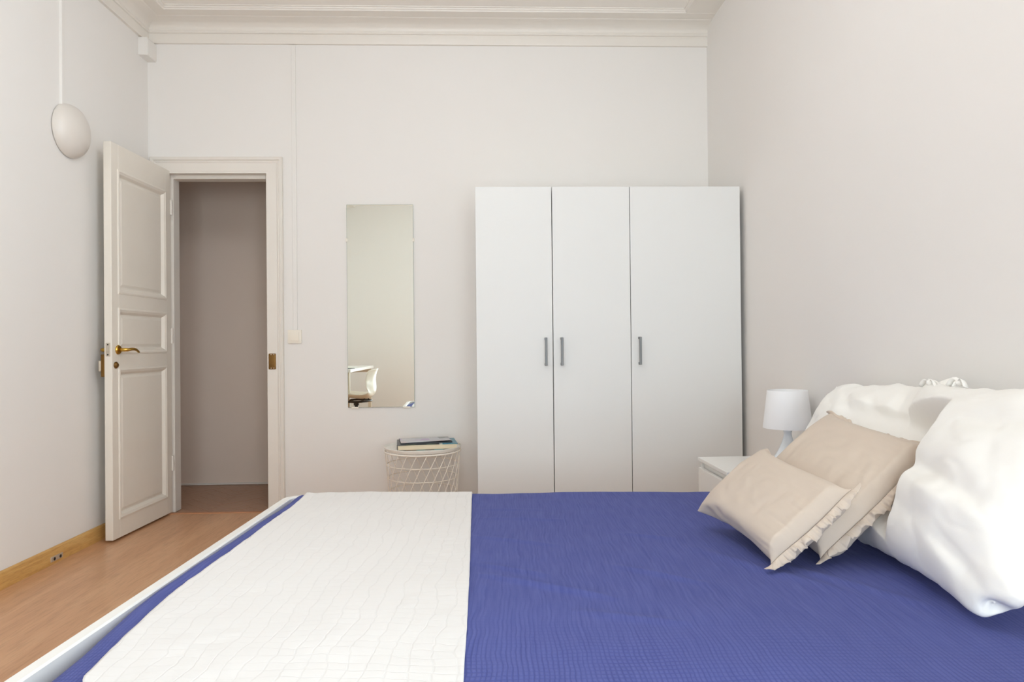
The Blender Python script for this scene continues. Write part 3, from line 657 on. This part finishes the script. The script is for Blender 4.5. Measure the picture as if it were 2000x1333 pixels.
def pleat(G, amp, seed, n=34):
    N = G[0].shape[0]
    for q in range(2):
        g = G[q]; nn = np.cross(np.gradient(g, axis=0), np.gradient(g, axis=1)); nn /= np.linalg.norm(nn, axis=-1, keepdims=True)+1e-9
        for i in range(N):
            x = i/(N-1); f = max(0, (x-.62)/.38); f = f*f*(1-max(0, (x-.94)/.06))
            for j in range(N): g[i, j] += nn[i, j]*amp*f*(noise.noise(Vector((j/(N-1)*n, x*2, seed+q)))+.5*noise.noise(Vector((j/(N-1)*n*.45, x*2, seed+q+9))))
    return G
def soft(name, G, m, label, cat, base, group=None):
    N = G[0].shape[0]; root = thing(name, label, cat, base, 0, group); bm = bmesh.new(); base = np.array(base)
    top = [[bm.verts.new(G[0][i, j]-base) for j in range(N)] for i in range(N)]
    bot = [[top[i][j] if i in (0, N-1) or j in (0, N-1) else bm.verts.new(G[1][i, j]-base) for j in range(N)] for i in range(N)]
    for i in range(N-1):
        for j in range(N-1):
            bm.faces.new((top[i][j], top[i+1][j], top[i+1][j+1], top[i][j+1])); f = (bot[i][j], bot[i][j+1], bot[i+1][j+1], bot[i+1][j])
            try: bm.faces.new(f)
            except ValueError: pass
    o = obj('cover', bm, m, root, 3); sb = o.modifiers.new('smooth', 'SUBSURF'); sb.levels = 1; sb.render_levels = 1
    return root
def frill(root, line, inner, nrm, width, amp, folds, m, seed, name='frill', taper=.8):
    """gathered strip sewn along an edge: line = edge points, inner = neighbours inside, nrm = sheet normals"""
    rg = random.Random(seed); base = np.array(root.location); K = 260; bm = bmesh.new(); R = []
    L_ = np.concatenate([[0], np.cumsum(np.linalg.norm(np.diff(line, axis=0), axis=1))]); tot = L_[-1]
    ph = rg.uniform(0, 6); W = 5
    for i in range(K+1):
        s = tot*i/K; p = np.array([np.interp(s, L_, line[:, c]) for c in range(3)]); q = np.array([np.interp(s, L_, inner[:, c]) for c in range(3)]); n = np.array([np.interp(s, L_, nrm[:, c]) for c in range(3)])
        out = p-q; out /= np.linalg.norm(out)+1e-9; n /= np.linalg.norm(n)+1e-9; tan = np.cross(out, n)
        t = s/tot; wt = width*(1-taper*(abs(2*t-1)**8))*(1+.35*noise.noise(Vector((t*folds*.7, seed, 4))))
        a_ = noise.noise(Vector((t*folds*1.6, seed*3.1, 0)))*1.3 + .6*noise.noise(Vector((t*folds*3.7, seed, 7))); b_ = noise.noise(Vector((t*folds*1.6, seed, 21)))*1.2
        row = []
        for j in range(W):
            f = j/(W-1)
            row.append(bm.verts.new(p - out*.008 + out*(wt*math.sin(f*1.5)) + n*(amp*a_*f**.7 + .010*math.sin(f*2.4)) + tan*amp*b_*f - base))
        R.append(row)
    for A, B in zip(R, R[1:]):
        for j in range(W-1): bm.faces.new((A[j], A[j+1], B[j+1], B[j]))
    o = obj(name, bm, m, root, 3); sd = o.modifiers.new('thickness', 'SOLIDIFY'); sd.thickness = .0016; sd.offset = 0
    sb = o.modifiers.new('smooth', 'SUBSURF'); sb.levels = 1; sb.render_levels = 1
    return o
def edge(G, side):
    g = G[0]; k = {'u1': (g[-1], g[-4]), 'u0': (g[0], g[3]), 'v1': (g[:, -1], g[:, -4]), 'v0': (g[:, 0], g[:, 3])}[side]
    gu = np.gradient(g, axis=0); gv = np.gradient(g, axis=1); n = np.cross(gu, gv)
    nn = {'u1': n[-4], 'u0': n[3], 'v1': n[:, -4], 'v0': n[:, 3]}[side]
    return k[0].copy(), k[1].copy(), nn.copy()
bedp = (np.array((0, 0, BZ+.009)), np.array((0., 0, 1))); wallp = (np.array((XR-.004, 0, 0)), np.array((-1., 0, 0)))
def npl(p, n): n = np.array(n, float); return (np.array(p, float), n/np.linalg.norm(n))
# beige cushion leaning on the white pillows
MB_ = Mx = pose((.976, -2.255, .606), (.111, -.99, -.088), (-.668, -.14, .73))
G = inflate(.46, .45, Mx, .0078, [bedp], 21, N=60, gather=.01, crump=.005, bend=.6, k=.08)
G = pleat(G, .006, 3); cb = soft('beige_cushion', G, LINEN, 'beige frilled linen cushion propped upright against the white pillows', 'cushion', (.976, -2.255, BZ+.009), 'beige cushions')
frill(cb, *edge(G, 'u1'), .027, .013, 16, LINEN, 3); frill(cb, *edge(G, 'v1'), .010, .007, 9, LINEN, 8)
# beige cushion lying in front
Mx = pose((.785, -2.305, .556), (.138, -.986, -.098), (-.627, -.163, .762))
G = inflate(.425, .315, Mx, .0050, [bedp], 33, N=60, gather=.01, crump=.005, bend=.6, col=[(MB_, .44, .42, .045, 1)], k=.08)
G = pleat(G, .006, 8); ca = soft('beige_cushion', G, LINEN, 'beige frilled linen cushion lying foremost on the bedspread, leaning on the other cushion', 'cushion', (.775, -2.315, BZ+.009), 'beige cushions')
frill(ca, *edge(G, 'u1'), .027, .013, 15, LINEN, 5)
# white pillow by the bedside table
Mx = pose((1.185, -2.035, .655), (.05, -.99, .02), (-.88, .0, .47))
G = plump(.60, .47, .090, Mx, [bedp, wallp], [(-.45, .80, .45, .05, .07, .016), (.1, .75, .7, .25, .06, .012), (-.8, .3, -.2, -.2, .10, .010), (.55, .95, .8, .2, .06, .010)], 11, col=[(MB_, .60, .60, .045, -1)], ear=[(1, 1, .25, .01, .03), (-1, 1, .3, .03, -.02), (.25, 1, .2, 0, .012)], lump=.012)
soft('white_pillow', G, COTTON, 'large creased white pillow behind the beige cushions, beside the table lamp', 'pillow', (1.185, -2.035, BZ+.009), 'white pillows at the head of the bed')
# big white pillow in front
Mx = pose((1.125, -2.605, .665), (-.10, -.99, .02), (-.88, .06, .47))
G = plump(.70, .50, .108, Mx, [bedp, wallp], [(-.75, .05, .85, -.20, .09, .016), (-.2, .45, .9, .62, .10, .010), (.40, -.60, .85, -.80, .07, .009), (-.6, -.45, .5, -.55, .12, .006), (-.9, .7, -.5, .1, .07, .008)], 5, col=[(MB_, .59, .60, .045, -1)], ear=[(1, -1, .13, -.055, .035), (.72, -1, .14, 0, -.012), (1, -.72, .2, .015, 0), (-1, 1, .25, -.005, .015), (.3, 1, .2, 0, .01)], lump=.011)
wp = soft('white_pillow', G, COTTON, 'biggest white pillow, lying outermost on the blue bedspread', 'pillow', (1.125, -2.605, BZ+.009), 'white pillows at the head of the bed')

def knot(root, p, seed):
    rg = random.Random(seed); bm = bmesh.new(); r = bmesh.ops.create_icosphere(bm, subdivisions=2, radius=.011)
    for v in r['verts']: v.co *= 1+.25*noise.noise(v.co*90+Vector((seed, 0, 0))); v.co.z *= .85
    b = Vector(p)-Vector(root.location); bmesh.ops.translate(bm, verts=bm.verts, vec=b); o = obj('tie_knot', bm, COTTON, root, 3)
    for sgn in (-1, 1):      # two short ribbon ends
        bm = bmesh.new(); rows = []
        for i in range(9):
            t = i/8; c = b + Vector((-.006*t, sgn*.034*t, .012*math.sin(t*2.6)-.018*t*t)); wv = .0055*(1+.3*t)
            rows.append([bm.verts.new(c+Vector((-wv, 0, wv*.5))), bm.verts.new(c+Vector((wv, 0, -wv*.3)))])
        for A, B in zip(rows, rows[1:]): bm.faces.new((A[0], A[1], B[1], B[0]))
        rb = obj('tie_ribbon', bm, COTTON, root, 3); sd = rb.modifiers.new('thickness', 'SOLIDIFY'); sd.thickness = .0018
knot(wp, (1.225, -2.475, .893), 2); knot(wp, (1.235, -2.345, .884), 6)

# ------------------------------------------------------------------ bedside table and lamp
NX, NY0, NY1, NZ = .960, -1.487, -1.106, .48
ns = thing('bedside_table', 'white bedside table with a drawer between the bed and the wardrobe', 'bedside table', (1.165, (NY0+NY1)/2, 0))
nx, ny = 1.165, (NY0+NY1)/2
def nb(x0, x1, y0, y1, z0, z1, bev=.001): return box(x0-nx, x1-nx, y0-ny, y1-ny, z0, z1, bev, 1)
obj('table_top', nb(NX-.002, 1.376, NY0, NY1, NZ-.016, NZ, .0015), WHITEL, ns)
obj('side_panel', nb(NX+.010, 1.372, NY0+.002, NY0+.018, 0, NZ-.016), WHITEL, ns); obj('side_panel', nb(NX+.010, 1.372, NY1-.018, NY1-.002, 0, NZ-.016), WHITEL, ns)
obj('back_panel', nb(1.366, 1.372, NY0+.018, NY1-.018, .02, NZ-.016), WHITEL, ns)
obj('top_rail', nb(NX+.022, NX+.036, NY0+.018, NY1-.018, NZ-.050, NZ-.016), WHITEL, ns)
for z0, z1 in ((.235, NZ-.046), (.035, .229)): obj('drawer', nb(NX, NX+.018, NY0+.001, NY1-.001, z0, z1), WHITEL, ns)
lp = thing('table_lamp', 'small white table lamp with a tapered shade on the bedside table', 'table lamp', (1.272, -1.345, NZ))
base = [(0, 0), (.050, 0), (.052, .004), (.050, .012)]
for i in range(11):
    t = i/10; base.append((.050*(1-t)**1.6+.0185-.0035*t, .012+.125*t))
base += [(.017, .140), (.018, .160), (.012, .175), (0, .175)]
obj('lamp_base', lathe(base, 40), LBASE, lp, .8)
sh = [(.0985, .158), (.1000, .158), (.0985, .170), (.0815, .316), (.0800, .318), (.0788, .316), (.097, .172)]
obj('lamp_shade', lathe(sh, 56, True), SHADE, lp, .8)
obj('shade_ring', tube([(.020*math.cos(a), .020*math.sin(a), .172) for a in [2*PI*i/24 for i in range(24)]], .003, 6, True), LBASE, lp, 3)
bm = bmesh.new()
for k in range(3): a = 2*PI*k/3+.5; bm_tube(bm, [(.018*math.cos(a), .018*math.sin(a), .172), (.096*math.cos(a), .096*math.sin(a), .176)], .002, 6)
obj('shade_arms', bm, LBASE, lp)
obj('bulb', lathe([(0, .17), (.012, .18), (.014, .20), (.026, .235), (.028, .25), (.02, .272), (0, .28)], 24), GLASSW, lp, 3)

# ------------------------------------------------------------------ desk corner seen in the mirror
DTZ = .75
dk = thing('desk', 'white desk against the side wall, seen in the mirror', 'desk', (-1.79, -4.22, 0))
obj('desk_top', box(-.255, .26, -.76, .76, DTZ-.034, DTZ, .003), WHITEL, dk)
DL = mat('cream_leg', (214, 204, 186), .5)
for y in (-.70, .70):
    for x in (-.215, .22): obj('leg', box(x-.02, x+.02, y-.02, y+.02, 0, DTZ-.034, .003), DL, dk)
for y in (-.70, .70): obj('leg_rail', box(-.195, .20, y-.012, y+.012, DTZ-.085, DTZ-.034), DL, dk)
ob = thing('open_book', 'open book with pale pages lying on the desk', 'book', (-1.72, -3.72, DTZ), math.radians(20))
obj('book_cover', box(-.15, .15, -.105, .105, 0, .006), MAGD, ob)
def arcp(s, t): x = abs(2*s-1); return .006 + .020*math.sin(min(1, x*1.1)*PI*.9)**.7*(1 if s < .5 else .8)
obj('open_pages', sheet(-.142, .142, -.10, .10, lambda s, t: arcp(s, t)*.9, .003, 28, 4), mat('pale_pages', (236, 235, 218), .8), ob, 3)
ch = thing('swivel_chair', 'white moulded swivel chair at the desk, seen in the mirror', 'chair', (-1.46, -3.42, 0), PI)
# local +x is the front of the chair (towards the desk)
prof = [(.225, .435), (.20, .455), (.13, .462), (.04, .452), (-.06, .440), (-.13, .442), (-.175, .462), (-.20, .505), (-.205, .56), (-.195, .62), (-.200, .68), (-.215, .735), (-.235, .765)]
bm = bmesh.new(); Rr = []
for k, (x, z) in enumerate(prof):
    wdt = .215 if k < 6 else .215-.012*(k-6); row = []
    for j in range(13):
        t = -1+2*j/12; lift = .05*abs(t)**3 if k < 9 else 0; fw = .07*abs(t)**2.5 if k >= 7 else 0
        row.append(bm.verts.new((x+fw, wdt*t*(1-.04*(k in (0, 12))), z+lift-(.02*abs(t)**3 if k in (0, 12) else 0))))
    Rr.append(row)
for A, B in zip(Rr, Rr[1:]):
    for j in range(12): bm.faces.new((A[j], A[j+1], B[j+1], B[j]))
shl = obj('seat_shell', bm, mat('white_polypropylene', (228, 222, 208), .35), ch, 3); sd = shl.modifiers.new('thickness', 'SOLIDIFY'); sd.thickness = .014; ss = shl.modifiers.new('smooth', 'SUBSURF'); ss.levels = 1; ss.render_levels = 2
DKM = mat('dark_metal', (62, 54, 48), .4, metal=.5)
obj('support_ring', tube([(.165*math.cos(a), .165*math.sin(a), .405) for a in [2*PI*i/40 for i in range(40)]], .011, 8, True), DKM, ch, 3)
bm = bmesh.new()
for k in range(4): a = PI/4+k*PI/2; bm_tube(bm, [(0, 0, .385), (.165*math.cos(a), .165*math.sin(a), .405), (.15*math.cos(a), .15*math.sin(a), .442)], .010, 8)
obj('support_arms', bm, DKM, ch)
obj('gas_column', lathe([(0, .07), (.028, .07), (.028, .25), (.018, .252), (.018, .35), (.03, .355), (.03, .395), (0, .395)], 24), DKM, ch, .5)
for k in range(5):
    a = 2*PI*k/5+.3; lg = obj('base_leg', tube([(.02*math.cos(a), .02*math.sin(a), .095), (.26*math.cos(a), .26*math.sin(a), .065)], [.02, .013], 10), DKM, ch, SM)
    obj('caster', xform(lathe([(0, -.02), (.026, -.02), (.028, 0), (.026, .02), (0, .02)], 20), Matrix.Translation((.26*math.cos(a), .26*math.sin(a), .028)) @ Matrix.Rotation(a, 4, 'Z') @ Matrix.Rotation(PI/2, 4, 'X')), DARK, lg)
# globe lamp added out of view, over the bed, to even the room's light
cl = thing('fill_lamp', 'unseen white globe lamp added to even the light in the room', 'added lamp', (-.35, -2.35, ZC))
obj('canopy', lathe([(0, 0), (.06, 0), (.06, -.02), (.01, -.03), (.01, -.12), (0, -.12)], 24), PLAST, cl, .6)
em = bpy.data.materials.new('fill_globe'); em.use_nodes = True; pb = em.node_tree.nodes['Principled BSDF']; pb.inputs['Base Color'].default_value = (.9, .9, .9, 1); pb.inputs['Emission Color'].default_value = (.87, .935, 1, 1); pb.inputs['Emission Strength'].default_value = 21
obj('globe', lathe([(.19*math.sin(a) if 0 < i < 16 else 0, -.30+.19*math.cos(a)) for i, a in enumerate([PI*i/16 for i in range(17)])], 32), em, cl, 3)
